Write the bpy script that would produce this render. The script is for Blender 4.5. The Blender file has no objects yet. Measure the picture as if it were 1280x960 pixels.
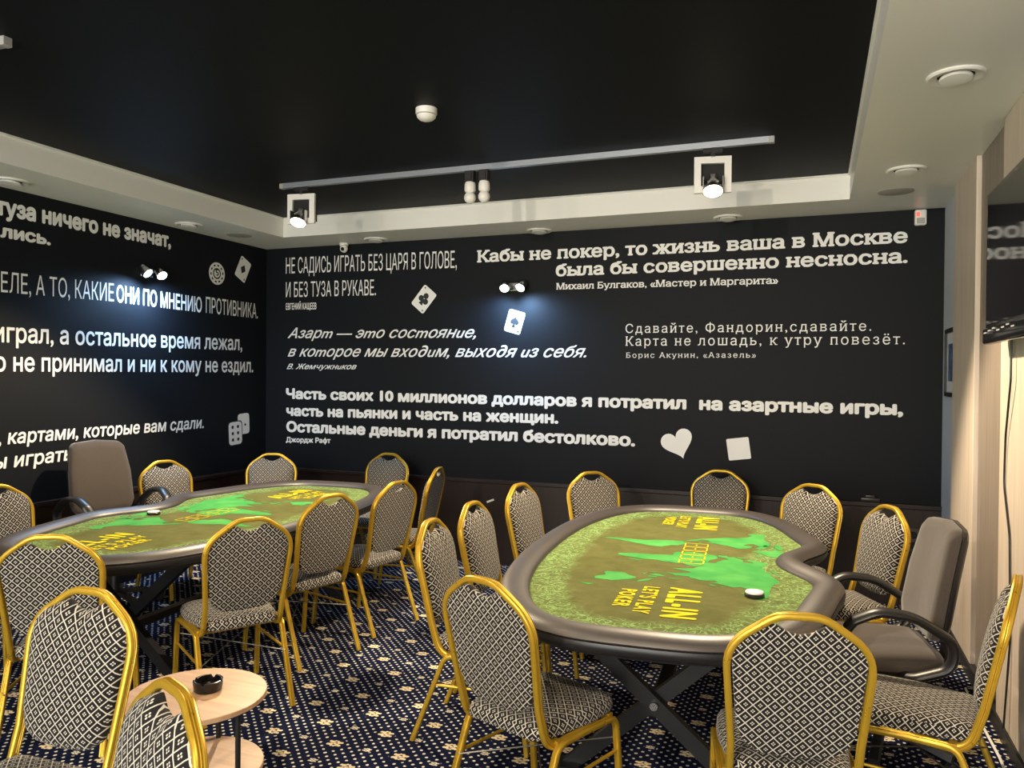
import bpy, bmesh, math, random
from math import sin, cos, pi, radians
from mathutils import Vector, Matrix, geometry
random.seed(7)
sc = bpy.context.scene
COL = sc.collection
# ------------------------------------------------------------------ camera
F, YAW, PITCH, ROLL, CAMH = 977.1, .3679, -.01, .0083, 1.6
def cam_axes():
    f = Vector((-sin(YAW)*cos(PITCH), cos(YAW)*cos(PITCH), sin(PITCH)))
    r = Vector((cos(YAW), sin(YAW), 0)); u = r.cross(f)
    return cos(ROLL)*r + sin(ROLL)*u, -sin(ROLL)*r + cos(ROLL)*u, f
CR, CU, CF = cam_axes()
CC = Vector((0, 0, CAMH))
cd = bpy.data.cameras.new('camera'); cd.sensor_width = 36; cd.lens = F/1280*36; cd.clip_start = .05
cam = bpy.data.objects.new('camera', cd); COL.objects.link(cam); sc.camera = cam
cam.matrix_world = Matrix(((CR.x, CU.x, -CF.x, 0), (CR.y, CU.y, -CF.y, 0), (CR.z, CU.z, -CF.z, CAMH), (0, 0, 0, 1)))
def at(x, y, axis, v):
    """point of the plane coordinate[axis]=v that the photograph shows at pixel x, y"""
    d = CR*((x-640)/F) - CU*((y-480)/F) + CF
    return CC + d*((v-CC[axis])/d[axis])
# ------------------------------------------------------------------ view, world, lamps of the rest of the room, added soffit fill
vs = sc.view_settings
sc.display_settings.display_device = 'sRGB'
vs.view_transform = 'Standard'; vs.look = 'None'; vs.gamma = 1; vs.use_curve_mapping = False
vs.exposure = 0.0
w = bpy.data.worlds.new('world'); sc.world = w; w.use_nodes = True
w.node_tree.nodes['Background'].inputs[0].default_value = (.90, .96, 1.0, 1)
w.node_tree.nodes['Background'].inputs[1].default_value = 4.2
def spot(name, loc, target, energy, color, angle=70, blend=.7, size=.05):
    l = bpy.data.lights.new(name, 'SPOT'); l.energy = energy; l.color = color
    l.spot_size = radians(angle); l.spot_blend = blend; l.shadow_soft_size = size
    o = bpy.data.objects.new(name, l); COL.objects.link(o); o.location = loc
    o.rotation_euler = (Vector(target)-Vector(loc)).to_track_quat('-Z', 'Y').to_euler()
    return o
WARM = (1, .80, .55); COOL = (.36, .62, 1)
spot('ceiling_spot_light', (-1.7, -2.3, 2.75), (-1.2, 3.4, .5), 520, (1, .86, .68), 75, .8, .06)
spot('ceiling_spot_light', (-3.2, .5, 2.8), (-3.1, 3.6, .7), 150, WARM, 95, .9, .05)
spot('ceiling_spot_light', (-.6, .3, 2.8), (-.5, 3.6, .7), 190, WARM, 95, .9, .05)
spot('ceiling_spot_light', (-2.0, 1.9, 2.8), (-1.9, 2.6, 0), 80, WARM, 110, .9, .05)
al = bpy.data.lights.new('soffit_bounce_fill', 'AREA'); al.shape = 'RECTANGLE'; al.size = 3.6; al.size_y = 1.2; al.energy = 135; al.color = (1, .93, .74)  # added soft fill that brightens the soffit, standing in for bounced light
ao = bpy.data.objects.new('soffit_bounce_fill', al); COL.objects.link(ao); ao.location = (-1.6, -2.9, .9)
ao.rotation_euler = (Vector((-1.2, 2.6, 3.2))-Vector(ao.location)).to_track_quat('-Z', 'Y').to_euler()
# ------------------------------------------------------------------ room numbers
D, L, R, CH, CH2, TR = 6.1665, -4.9141, .8125, 2.7976, 2.9669, .72
LIPB, LIPR, LIPL, BACK = 5.6719, .2115, -4.3426, -3.4
# ------------------------------------------------------------------ materials
def mat(name, col, rough=.5, metal=0, spec=.5, emit=None, estr=0, coat=0, sheen=0):
    m = bpy.data.materials.new(name); m.use_nodes = True
    b = m.node_tree.nodes['Principled BSDF']
    b.inputs['Base Color'].default_value = (*col, 1); b.inputs['Roughness'].default_value = rough
    b.inputs['Metallic'].default_value = metal; b.inputs['Specular IOR Level'].default_value = spec
    b.inputs['Coat Weight'].default_value = coat; b.inputs['Sheen Weight'].default_value = sheen
    if emit: b.inputs['Emission Color'].default_value = (*emit, 1); b.inputs['Emission Strength'].default_value = estr
    return m
class G:
    """small shader graph builder"""
    def __init__(s, m): s.t = m.node_tree; s.n = s.t.nodes; s.b = s.n['Principled BSDF']
    def _in(s, sock, v):
        if isinstance(v, bpy.types.NodeSocket): s.t.links.new(v, sock)
        elif v is not None: sock.default_value = v
    def m(s, op, a, b=None, c=None):
        n = s.n.new('ShaderNodeMath'); n.operation = op
        for i, v in enumerate((a, b, c)): s._in(n.inputs[i], v)
        return n.outputs[0]
    def mix(s, f, a, b):
        n = s.n.new('ShaderNodeMix'); n.data_type = 'RGBA'
        s._in(n.inputs[0], f); s._in(n.inputs[6], a if isinstance(a, bpy.types.NodeSocket) else (*a, 1)); s._in(n.inputs[7], b if isinstance(b, bpy.types.NodeSocket) else (*b, 1))
        return n.outputs[2]
    def co(s, which='Object'):
        return s.n.new('ShaderNodeTexCoord').outputs[which]
    def pos(s): return s.n.new('ShaderNodeNewGeometry').outputs['Position']
    def xyz(s, v):
        n = s.n.new('ShaderNodeSeparateXYZ'); s._in(n.inputs[0], v); return n.outputs
    def comb(s, x, y, z):
        n = s.n.new('ShaderNodeCombineXYZ')
        for i, v in enumerate((x, y, z)): s._in(n.inputs[i], v)
        return n.outputs[0]
    def noise(s, v, scale, detail=4, rough=.5, dist=0):
        n = s.n.new('ShaderNodeTexNoise'); s._in(n.inputs['Vector'], v); n.inputs['Scale'].default_value = scale
        n.inputs['Detail'].default_value = detail; n.inputs['Roughness'].default_value = rough; n.inputs['Distortion'].default_value = dist
        return n.outputs['Fac']
    def ramp(s, v, a, b):
        n = s.n.new('ShaderNodeMapRange'); s._in(n.inputs[0], v); n.inputs[1].default_value = a; n.inputs[2].default_value = b
        return n.outputs[0]
    def bump(s, h, strength, dist=.002):
        n = s.n.new('ShaderNodeBump'); n.inputs['Strength'].default_value = strength; n.inputs['Distance'].default_value = dist
        s._in(n.inputs['Height'], h); s.t.links.new(n.outputs[0], s.b.inputs['Normal'])
    def color(s, v): s.t.links.new(v, s.b.inputs['Base Color'])
    def rough(s, v): s.t.links.new(v, s.b.inputs['Roughness'])

M = {}
M['black_wall'] = mat('black_wall_paint', (.0065, .0078, .0105), .6, spec=.15)
g = G(M['black_wall']); g.bump(g.noise(g.pos(), 180, 3), .15, .001)
M['cream'] = mat('cream_ceiling', (.85, .845, .80), .5, spec=.3, coat=.22)
M['cream'].node_tree.nodes['Principled BSDF'].inputs['Coat Roughness'].default_value = .12
M['cream_edge'] = mat('white_trim_paint', (.8, .8, .77), .4)
M['dark_ceiling'] = mat('black_stretch_ceiling', (.004, .005, .007), .6, spec=.15)
M['lettering'] = mat('white_vinyl', (.82, .82, .81), .6, spec=.2)
M['ink'] = mat('black_print', (.012, .014, .018), .6)
M['red_ink'] = mat('red_print', (.5, .02, .02), .6)
def wood(name, c1, c2, rough=.45, along='Z', scale=1.0):
    m = mat(name, c1, rough); g = G(m); p = g.xyz(g.pos())
    s = {'Z': (30, 30, 1.2), 'X': (1.2, 30, 30), 'Y': (30, 1.2, 30)}[along]
    v = g.comb(*[g.m('MULTIPLY', p[i], s[i]*scale) for i in range(3)])
    n1 = g.noise(v, 1.0, 6, .6, .6); n2 = g.noise(v, 3.2, 3, .6)
    g.color(g.mix(g.ramp(g.m('ADD', g.m('MULTIPLY', n1, .7), g.m('MULTIPLY', n2, .3)), .32, .68), c1, c2))
    return m
M['dado'] = wood('dark_wenge_panel', (.006, .0035, .003), (.024, .011, .007), .38)
M['light_plank'] = wood('pale_laminate', (.52, .43, .34), (.68, .59, .49), .5)
M['taupe_plank'] = wood('taupe_laminate', (.20, .16, .13), (.29, .245, .205), .5)
M['grey_wall'] = mat('grey_plaster', (.42, .46, .52), .7); g = G(M['grey_wall'])
g.color(g.mix(g.noise(g.pos(), 3, 5), (.46, .50, .57), (.56, .60, .66)))
M['oak'] = wood('pale_oak_laminate', (.36, .22, .125), (.50, .33, .20), .4, 'X', .8)
# carpet -------------------------------------------------
M['carpet'] = mat('navy_dotted_carpet', (.01, .013, .04), .95, spec=.05)
g = G(M['carpet']); P = g.xyz(g.pos())
def lattice(g, x, y, px, py, ox=0, oy=0):
    """cell-centred local coordinates of a px*py lattice"""
    fx = g.m('SUBTRACT', g.m('WRAP', g.m('ADD', x, ox), px, 0.0), px/2)
    fy = g.m('SUBTRACT', g.m('WRAP', g.m('ADD', y, oy), py, 0.0), py/2)
    return fx, fy
def disc(g, fx, fy, r, cx=0, cy=0, soft=.25):
    d = g.m('SQRT', g.m('ADD', g.m('POWER', g.m('ABSOLUTE', g.m('SUBTRACT', fx, cx)), 2), g.m('POWER', g.m('ABSOLUTE', g.m('SUBTRACT', fy, cy)), 2)))
    return g.ramp(d, r*(1+soft), r*(1-soft))
wob = g.m('MULTIPLY', g.m('SUBTRACT', g.noise(g.pos(), 60, 1), .5), .006)
px_ = g.m('ADD', P[0], wob); py_ = g.m('ADD', P[1], wob)
q = .049
a1, b1 = lattice(g, px_, py_, q, q); a2, b2 = lattice(g, px_, py_, q, q, q/2, q/2)
dots = g.m('MAXIMUM', disc(g, a1, b1, .0064), disc(g, a2, b2, .0064))
W_ = .32
def flower(ox, oy, k):
    f1, f2 = lattice(g, px_, py_, W_, W_, ox, oy)
    af = g.m('ABSOLUTE', f1); bf = g.m('ABSOLUTE', f2)
    pet = g.m('MAXIMUM', disc(g, af, bf, .0095*k, .0155*k, .0105*k), disc(g, af, bf, .0075*k, .027*k, .013*k))
    pet = g.m('MAXIMUM', pet, disc(g, af, bf, .008*k, 0, 0)); pet = g.m('MAXIMUM', pet, disc(g, af, bf, .006*k, .006*k, .021*k))
    clear = disc(g, f1, f2, .050*k, soft=.1)
    return pet, clear
p1, c1_ = flower(0, 0, 1.0); p2, c2_ = flower(W_/2, W_/2, 1.0); p3, c3_ = flower(W_/2, 0, .55); p4, c4_ = flower(0, W_/2, .55)
flo = g.m('MAXIMUM', p1, p2); sm = g.m('MAXIMUM', p3, p4)
clr = g.m('MAXIMUM', g.m('MAXIMUM', c1_, c2_), g.m('MAXIMUM', c3_, c4_))
dots = g.m('MULTIPLY', dots, g.m('SUBTRACT', 1, clr))
pile = g.noise(g.pos(), 420, 2)
base = g.mix(g.ramp(pile, .35, .65), (.003, .0045, .018), (.009, .013, .040))
cc = g.mix(dots, base, (.62, .60, .55)); cc = g.mix(sm, cc, (.60, .55, .45)); cc = g.mix(flo, cc, (.66, .56, .38))
g.color(cc); g.bump(pile, .5, .003)
# chair fabric ---------------------------------------------
M['fabric'] = mat('black_and_cream_diamond_fabric', (.1, .1, .1), .85, spec=.15, sheen=.1)
g = G(M['fabric']); uv = g.xyz(g.co('UV'))
pch = .041
u = g.m('MULTIPLY', g.m('ADD', uv[0], uv[1]), 1/pch); v = g.m('MULTIPLY', g.m('SUBTRACT', uv[0], uv[1]), 1/pch)
fu = g.m('ABSOLUTE', g.m('SUBTRACT', g.m('FRACT', g.m('ADD', u, 50)), .5)); fv = g.m('ABSOLUTE', g.m('SUBTRACT', g.m('FRACT', g.m('ADD', v, 50)), .5))
line = g.ramp(g.m('MAXIMUM', fu, fv), .437, .455)
dd = g.m('SQRT', g.m('ADD', g.m('POWER', g.m('ABSOLUTE', g.m('SUBTRACT', fu, .105)), 2), g.m('POWER', g.m('ABSOLUTE', g.m('SUBTRACT', fv, .105)), 2)))
pet = g.ramp(dd, .088, .066)
wv = g.noise(g.co('UV'), 900, 2)
bright = g.m('MAXIMUM', line, pet)
g.color(g.mix(bright, g.mix(wv, (.004, .0035, .004), (.014, .012, .013)), g.mix(wv, (.38, .355, .305), (.55, .515, .45))))
g.bump(g.m('ADD', g.m('MULTIPLY', bright, .6), g.m('MULTIPLY', wv, .4)), .35, .0015)
M['gold'] = mat('gold_painted_steel', (.50, .315, .028), .28, .55, .5)
g = G(M['gold']); g.rough(g.ramp(g.noise(g.co(), 25, 3), -.3, 1.9))
M['office_cloth'] = mat('brown_grey_office_cloth', (.105, .083, .068), .9, spec=.15, sheen=.25)
g = G(M['office_cloth']); n = g.noise(g.co(), 350, 2); g.color(g.mix(n, (.040, .032, .027), (.092, .074, .060))); g.bump(n, .3, .002)
M['black_plastic'] = mat('black_plastic', (.012, .012, .013), .38)
M['black_metal'] = mat('black_powder_coated_steel', (.012, .012, .013), .42, .3)
M['steel'] = mat('bright_steel', (.6, .6, .6), .25, 1)
M['dull_steel'] = mat('dull_steel', (.22, .21, .19), .4, 1)
M['chrome'] = mat('chrome', (.75, .76, .78), .15, 1)
M['grey_track'] = mat('grey_aluminium_track', (.34, .37, .42), .4, .5)
M['white_plastic'] = mat('white_plastic', (.78, .77, .73), .4)
M['grey_plastic'] = mat('grey_plastic', (.35, .35, .34), .5)
M['vinyl'] = mat('dark_grey_padded_vinyl', (.037, .030, .028), .46, spec=1.0)
g = G(M['vinyl']); g.bump(g.noise(g.co(), 260, 3), .2, .001)
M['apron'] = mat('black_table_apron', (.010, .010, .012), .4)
M['felt'] = mat('olive_printed_felt', (.14, .15, .05), .9, spec=.1)
g = G(M['felt']); O = g.co(); att = g.n.new('ShaderNodeAttribute'); att.attribute_name = 'border'
edge = att.outputs['Fac']; ox = g.xyz(O)
mot = g.noise(O, 9, 6, .65, .4)
basec = g.mix(g.ramp(mot, .3, .7), (.080, .088, .024), (.122, .124, .042))
sw = g.noise(O, 11, 2, .55, 3.0); sw = g.m('ABSOLUTE', g.m('SUBTRACT', sw, .5)); swl = g.ramp(sw, .05, .02)
sw2 = g.noise(O, 30, 4, .6, 2.5); patch = g.ramp(sw2, .46, .56)
orn = g.m('MAXIMUM', g.m('MULTIPLY', swl, .95), g.m('MULTIPLY', patch, .3))
wgt = g.ramp(g.m('ADD', edge, g.m('MULTIPLY', g.m('SUBTRACT', mot, .5), .7)), .32, .62)
g.color(g.mix(g.m('MULTIPLY', orn, wgt), g.mix(g.m('MULTIPLY', wgt, .35), basec, (.085, .13, .038)), (.20, .33, .115)))
M['map_green'] = mat('bright_green_print', (.07, .42, .10), .9, spec=.1)
g = G(M['map_green']); g.color(g.mix(g.ramp(g.noise(g.co(), 7, 5), .3, .7), (.035, .24, .055), (.085, .34, .08)))
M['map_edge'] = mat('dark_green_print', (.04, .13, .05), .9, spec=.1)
M['yellow'] = mat('yellow_print', (.60, .50, .015), .9, spec=.1)
M['tv_screen'] = mat('black_glass_screen', (.006, .006, .008), .05, spec=.9)
M['gloss_black'] = mat('gloss_black_plastic', (.008, .008, .009), .12)
M['ash_glass'] = mat('black_ashtray_plastic', (.008, .008, .009), .2)
M['lamp_warm'] = mat('glowing_warm_lamp', (1, .9, .7), .5, emit=(1, .80, .50), estr=28)
M['lamp_cool'] = mat('glowing_cool_lamp', (1, 1, 1), .5, emit=(.85, .93, 1), estr=22)
M['red_led'] = mat('red_indicator', (.8, .05, .03), .5, emit=(1, .1, .05), estr=1.5)
M['mat_board'] = mat('white_mat_board', (.62, .64, .68), .8)
M['art'] = mat('blue_abstract_print', (.1, .15, .3), .5)
g = G(M['art']); n = g.noise(g.pos(), 9, 5, .7, 1); g.color(g.mix(g.ramp(n, .4, .6), (.02, .04, .10), (.12, .22, .40)))
M['tape'] = mat('silver_tape', (.45, .45, .45), .35, .4)
M['pink_white'] = mat('off_white_disc', (.8, .78, .72), .45)
M['shell'] = mat('dark_recess', (.004, .004, .004), .7)

# ------------------------------------------------------------------ mesh helpers
def obj(name, bm, m, parent=None, smooth=False, autosm=None):
    me = bpy.data.meshes.new(name)
    bmesh.ops.recalc_face_normals(bm, faces=bm.faces[:]) if autosm != 'keep' else None
    bm.to_mesh(me); bm.free()
    for x in (m if isinstance(m, (list, tuple)) else [m]): me.materials.append(M[x] if isinstance(x, str) else x)
    if smooth:
        me.polygons.foreach_set('use_smooth', [True]*len(me.polygons))
        try: me.set_sharp_from_angle(angle=radians(42))
        except Exception: pass
    o = bpy.data.objects.new(name, me); COL.objects.link(o)
    if parent: o.parent = parent
    return o
def thing(name, label, cat, loc=(0, 0, 0), rz=0, group=None):
    o = bpy.data.objects.new(name, None); COL.objects.link(o); o.location = loc; o.rotation_euler = (0, 0, rz); o.empty_display_size = .1
    o['label'] = label; o['category'] = cat
    if group: o['group'] = group
    return o
def tag(o, label, cat, group=None):
    o['label'] = label; o['category'] = cat
    if group: o['group'] = group
    return o
def struct(name, bm, m, label=None, smooth=False):
    o = obj(name, bm, m, smooth=smooth); o['kind'] = 'structure'
    if label: o['label'] = label
    return o
def box(bm, x0, x1, y0, y1, z0, z1, mi=0, bev=0, seg=2):
    vs_ = [bm.verts.new((x, y, z)) for z in (z0, z1) for y in (y0, y1) for x in (x0, x1)]
    fs = []
    for q_ in ((0, 1, 3, 2), (4, 6, 7, 5), (0, 4, 5, 1), (2, 3, 7, 6), (0, 2, 6, 4), (1, 5, 7, 3)):
        f = bm.faces.new([vs_[i] for i in q_]); f.material_index = mi; fs.append(f)
    if bev:
        bmesh.ops.recalc_face_normals(bm, faces=fs)
        r = bmesh.ops.bevel(bm, geom=list({e for f in fs for e in f.edges}), offset=bev, segments=seg, profile=.5, affect='EDGES', clamp_overlap=True)
        for f in r['faces']: f.material_index = mi
    return vs_
def newbox(*a, **k):
    bm = bmesh.new(); box(bm, *a, **k); return bm
def lathe(bm, prof, n=32, mtx=None, mi=0, cap=True):
    """prof: list of (r, z); spun about z"""
    rings = []
    for r, z in prof:
        if r < 1e-6: rings.append([bm.verts.new((0, 0, z))])
        else: rings.append([bm.verts.new((r*cos(2*pi*i/n), r*sin(2*pi*i/n), z)) for i in range(n)])
    fs = []
    for a, b in zip(rings, rings[1:]):
        for i in range(n):
            j = (i+1) % n
            if len(a) == 1 and len(b) == 1: continue
            if len(a) == 1: q_ = (a[0], b[j], b[i])
            elif len(b) == 1: q_ = (a[i], a[j], b[0])
            else: q_ = (a[i], a[j], b[j], b[i])
            fs.append(bm.faces.new(q_))
    if cap:
        for rg in (rings[0], rings[-1]):
            if len(rg) > 1: fs.append(bm.faces.new(rg))
    for f in fs: f.material_index = mi
    if mtx is not None: bmesh.ops.transform(bm, matrix=mtx, verts=[v_ for rg in rings for v_ in rg])
    return bm
def fillet(pts, r, n=6, closed=False):
    pts = [Vector(p) for p in pts]; out = []
    N = len(pts)
    for i, p in enumerate(pts):
        rr = r[i] if isinstance(r, (list, tuple)) else r
        if (not closed and i in (0, N-1)) or rr <= 0: out.append(p); continue
        a, b = pts[i-1]-p, pts[(i+1) % N]-p
        la, lb = a.length, b.length; a.normalize(); b.normalize()
        ang = a.angle(b); d = min(rr/math.tan(ang/2), la*.49, lb*.49)
        p0, p2 = p+a*d, p+b*d
        for k in range(n+1):
            t = k/n; out.append(p0*(1-t)**2 + p*2*t*(1-t) + p2*t*t)
    return out
def sweep(bm, path, prof, up, closed=False, mi=0):
    """sweep 2D profile (a along 'side', b along 'up'-ish) along path"""
    path = [Vector(p) for p in path]; N = len(path); rings = []
    for i, p in enumerate(path):
        if closed: t = path[(i+1) % N]-path[i-1]
        else: t = path[min(i+1, N-1)]-path[max(i-1, 0)]
        t.normalize()
        u_ = up(p, t) if callable(up) else Vector(up)
        s_ = t.cross(u_)
        if s_.length < 1e-5: s_ = t.cross(Vector((.3, .9, .2)))
        s_.normalize(); u2 = s_.cross(t).normalized()
        rings.append([bm.verts.new(p + s_*a + u2*b) for a, b in prof])
    n = len(prof)
    for i in range(N if closed else N-1):
        a, b = rings[i], rings[(i+1) % N]
        for k in range(n):
            f = bm.faces.new((a[k], a[(k+1) % n], b[(k+1) % n], b[k])); f.material_index = mi
    if not closed:
        for rg in (rings[0], rings[-1]):
            try: bm.faces.new(rg).material_index = mi
            except ValueError: pass
    return bm
def circ(r, n=10): return [(r*cos(2*pi*i/n), r*sin(2*pi*i/n)) for i in range(n)]
def fluted(a, b):
    """rounded rectangular tube with two grooves along its broad faces"""
    pts = []
    h = [(-1, -.55), (-.8, -.9), (-.42, -1), (-.3, -.72), (-.14, -.72), (0, -.98), (.14, -.72), (.3, -.72), (.42, -1), (.8, -.9), (1, -.55)]
    pts = [(x*a, y*b) for x, y in h] + [(-x*a, -y*b) for x, y in h]
    return pts
def dup(root, loc, rz, label, group):
    r = root.copy(); COL.objects.link(r); r.location = loc; r.rotation_euler = (0, 0, rz); r['label'] = label; r['group'] = group
    for ch in list(root.children):
        c = ch.copy(); COL.objects.link(c); c.parent = r
        for gch in list(ch.children):
            d = gch.copy(); COL.objects.link(d); d.parent = c
    return r
def box_uv(bm, s=1.0):
    uvl = bm.loops.layers.uv.verify()
    for f in bm.faces:
        f.normal_update(); n_ = f.normal; ax = max(range(3), key=lambda i: abs(n_[i])*(1.25 if i == 2 else 1))
        for l in f.loops:
            c = l.vert.co
            l[uvl].uv = (c.x, c.y) if ax == 2 else ((c.x, c.z) if ax == 1 else (c.y, c.z))

# ------------------------------------------------------------------ room shell
struct('floor', newbox(L-.1, R+.3, BACK, D+.1, -.12, 0), 'carpet', 'navy carpet with cream dots and small flower motifs')
struct('wall_back', newbox(L-.12, R+.3, D, D+.12, 0, 3.1), 'black_wall', 'matte black back wall carrying white quotations')
struct('wall_left', newbox(L-.12, L, BACK, D, 0, 3.1), 'black_wall', 'matte black left wall carrying white quotations')
struct('wall_right', newbox(R+.03, R+.3, BACK, D, 0, 3.1), 'grey_wall', 'greyish wall strip behind the pale boards on the right')
bm = bmesh.new()    # soffit ring with its inner faces
for (x0, x1, y0, y1) in ((L, R+.03, LIPB, D), (L, LIPL, BACK, LIPB), (LIPR, R+.03, BACK, LIPB)): box(bm, x0, x1, y0, y1, CH, 3.1)
struct('ceiling_soffit', bm, 'cream', 'cream lowered ceiling border around the black ceiling field')
struct('ceiling', newbox(LIPL-.01, LIPR+.01, BACK, LIPB+.01, CH2, 3.09), 'dark_ceiling', 'black recessed ceiling field')
bm = bmesh.new()    # thin bright bead at the top of the step
t_ = .012
box(bm, LIPL, LIPR, LIPB-t_, LIPB, CH2-.012, CH2); box(bm, LIPL, LIPL+t_, BACK, LIPB-t_, CH2-.012, CH2); box(bm, LIPR-t_, LIPR, BACK, LIPB-t_, CH2-.012, CH2)
struct('trim_1', bm, 'cream_edge', 'thin white bead where the black ceiling meets the cream step')
def dado(name, x0, x1, y0, y1, lab):
    bm = newbox(x0, x1, y0, y1, .0, TR-.035); return struct(name, bm, 'dado', lab)
dado('trim_2', L, R+.03, D-.02, D, 'dark brown wood panelling along the foot of the back wall')
dado('trim_3', L, L+.02, BACK, D-.02, 'dark brown wood panelling along the foot of the left wall')
struct('trim_4', newbox(L, R+.03, D-.038, D, TR-.035, TR, bev=.006), 'dado', 'ledge capping the panelling of the back wall')
struct('trim_5', newbox(L, L+.038, BACK, D-.038, TR-.035, TR, bev=.006), 'dado', 'ledge capping the panelling of the left wall')
# boards of the right wall
yb = [5.48, 4.79, 4.15, 3.45, 2.85, 2.1, 1.45, .7, 0, -.8, -1.6, -2.5, BACK]
for i in range(len(yb)-1):
    light = i % 2 == 0
    x0 = R-.012 if light else R+.012
    struct('trim_%d' % (6+i), newbox(x0, R+.03, yb[i+1]+.001, yb[i]-.001, .075, CH, bev=.003), 'light_plank' if light else 'taupe_plank',
           ('pale' if light else 'taupe') + ' wood-grain board running up the right wall')
struct('baseboard_right', newbox(R-.022, R+.03, BACK, 5.48, 0, .075, bev=.004), 'black_plastic', 'black baseboard under the boards of the right wall')

# ------------------------------------------------------------------ writing on the walls
TXT = {}
def text_contours(body, offset, shear, spacing):
    c = bpy.data.curves.new('t', 'FONT'); c.body = body; c.offset = offset; c.shear = shear; c.space_character = spacing
    o = bpy.data.objects.new('t', c); COL.objects.link(o)
    dg = bpy.context.evaluated_depsgraph_get(); dg.update()
    cu = o.to_curve(dg); cons = []
    for sp in cu.splines:
        bp = sp.bezier_points; pts = []
        if not len(bp): pts = [Vector((p.co.x, p.co.y, 0)) for p in sp.points]
        for k in range(len(bp)):
            a, b = bp[k], bp[(k+1) % len(bp)]
            straight = (a.handle_right-a.co).cross(b.co-a.co).length < 1e-6 and (b.handle_left-b.co).cross(b.co-a.co).length < 1e-6
            q_ = [a.co, b.co] if straight else geometry.interpolate_bezier(a.co, a.handle_right, b.handle_left, b.co, 5)
            pts += [Vector((p.x, p.y, 0)) for p in q_[:-1]]
        clean = [p for k, p in enumerate(pts) if (p-pts[k-1]).length > 1e-5]
        if len(clean) > 2: cons.append(clean)
    o.to_curve_clear(); bpy.data.objects.remove(o); bpy.data.curves.remove(c)
    return cons
def winding(q, poly):
    w_ = 0
    for k in range(len(poly)):
        a, b = poly[k-1], poly[k]
        if (a.y > q.y) != (b.y > q.y) and q.x < (b.x-a.x)*(q.y-a.y)/(b.y-a.y)+a.x: w_ += 1 if b.y > a.y else -1
    return w_
def text_mesh(body, offset=0, shear=0, spacing=1.0):
    """vertices and faces of one line; glyph contours may overlap, so triangles are kept by their winding number"""
    cons = text_contours(body, 0, shear, spacing); sets = []
    for c in cons:
        x0, x1 = min(p.x for p in c), max(p.x for p in c); hit = [g_ for g_ in sets if g_[0] < x1 and g_[1] > x0]
        new = [min([x0]+[g_[0] for g_ in hit]), max([x1]+[g_[1] for g_ in hit]), [c]]
        for g_ in hit: new[2] += g_[2]; sets.remove(g_)
        sets.append(new)
    vs_, fs = [], []
    for _, _, cl in sets:
        pts, edges = [], []
        for c in cl:
            b0 = len(pts); pts += [p.to_2d() for p in c]; edges += [(b0+k, b0+(k+1) % len(c)) for k in range(len(c))]
        pv, pe, pf, *_r = geometry.delaunay_2d_cdt(pts, edges, [], 0, 1e-6)
        base = len(vs_); vs_ += [Vector((p.x, p.y, 0)) for p in pv]
        for f in pf:
            q_ = (pv[f[0]]+pv[f[1]]+pv[f[2]])/3
            if sum(winding(q_, c) for c in cl): fs.append(tuple(base+k for k in f))
    if offset:      # a bolder cut: the union of copies shifted round a small circle
        v0, f0 = vs_, fs; vs_, fs = [], []
        for q_ in range(8):
            sh = Vector((offset*cos(q_*pi/4), offset*sin(q_*pi/4), 0)); base = len(vs_)
            vs_ += [v_+sh for v_ in v0]; fs += [tuple(base+t for t in f) for f in f0]
    return vs_, fs
CAPH = {}
def capheight(ch, offset):
    if (ch, offset) not in CAPH:
        v_, _ = text_mesh(ch, offset); CAPH[(ch, offset)] = max(p.y for p in v_)-max(0, min(p.y for p in v_))
    return CAPH[(ch, offset)]
def serifs(vs_, fs, size):
    """slab feet on every stem end that lies on the baseline, the x-height or the cap height"""
    cnt = {}
    for f in fs:
        for i in range(len(f)):
            e = tuple(sorted((f[i], f[(i+1) % len(f)]))); cnt[e] = cnt.get(e, 0)+1
    ex = []
    xh = capheight('н', 0); chh = capheight('Н', 0)
    for (a, b), n_ in cnt.items():
        if n_ != 1: continue
        A, B = vs_[a], vs_[b]
        if abs(A.y-B.y) > .008: continue
        wdt = abs(A.x-B.x)
        if not .03 < wdt < .30: continue
        for lv, sgn in ((0, 1), (xh, -1), (chh, -1)):
            if abs(A.y-lv) < .035:
                x0, x1 = min(A.x, B.x)-size, max(A.x, B.x)+size
                ex.append((x0, x1, A.y, A.y+sgn*.055))
    for x0, x1, y0, y1 in ex:
        k = len(vs_); vs_ += [Vector((x0, y0, 0)), Vector((x1, y0, 0)), Vector((x1, y1, 0)), Vector((x0, y1, 0))]; fs.append((k, k+1, k+2, k+3))
    return vs_, fs
def lettering(bm, body, p0, p1, cap_px, axis, plane, ref='Н', offset=0, shear=0, spacing=1.0, slab=0, right=None):
    """one line of writing; p0/p1 pixels of the ends of its baseline on the wall, cap_px pixel of the top of ref at p0"""
    A, B = at(*p0, axis, plane), at(*p1, axis, plane); T = at(*cap_px, axis, plane)
    vs_, fs = text_mesh(body, offset, shear, spacing)
    n_text = len(fs)
    if slab: vs_, fs = serifs(vs_, fs, slab)
    x0, x1 = min(v_.x for v_ in vs_), max(v_.x for v_ in vs_)
    hh = capheight(ref, offset)
    sy = (T.z-A.z)/hh
    ax = (B-A); ax.z = 0
    drop = B.z-A.z
    inward = Vector((0, -1, 0)) if axis == 1 else Vector((1, 0, 0))
    vv = []
    for v_ in vs_:
        t = (v_.x-x0)/(x1-x0)
        vv.append(A + ax*t + Vector((0, 0, drop*t + v_.y*sy)))
    for k, f in enumerate(fs):
        lift = (k*8//n_text if offset else 0) if k < n_text else 9+.35*((k-n_text) % 61)
        bm.faces.new([bm.verts.new(vv[i] + inward*(.0020+.00005*lift)) for i in f])
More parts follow.
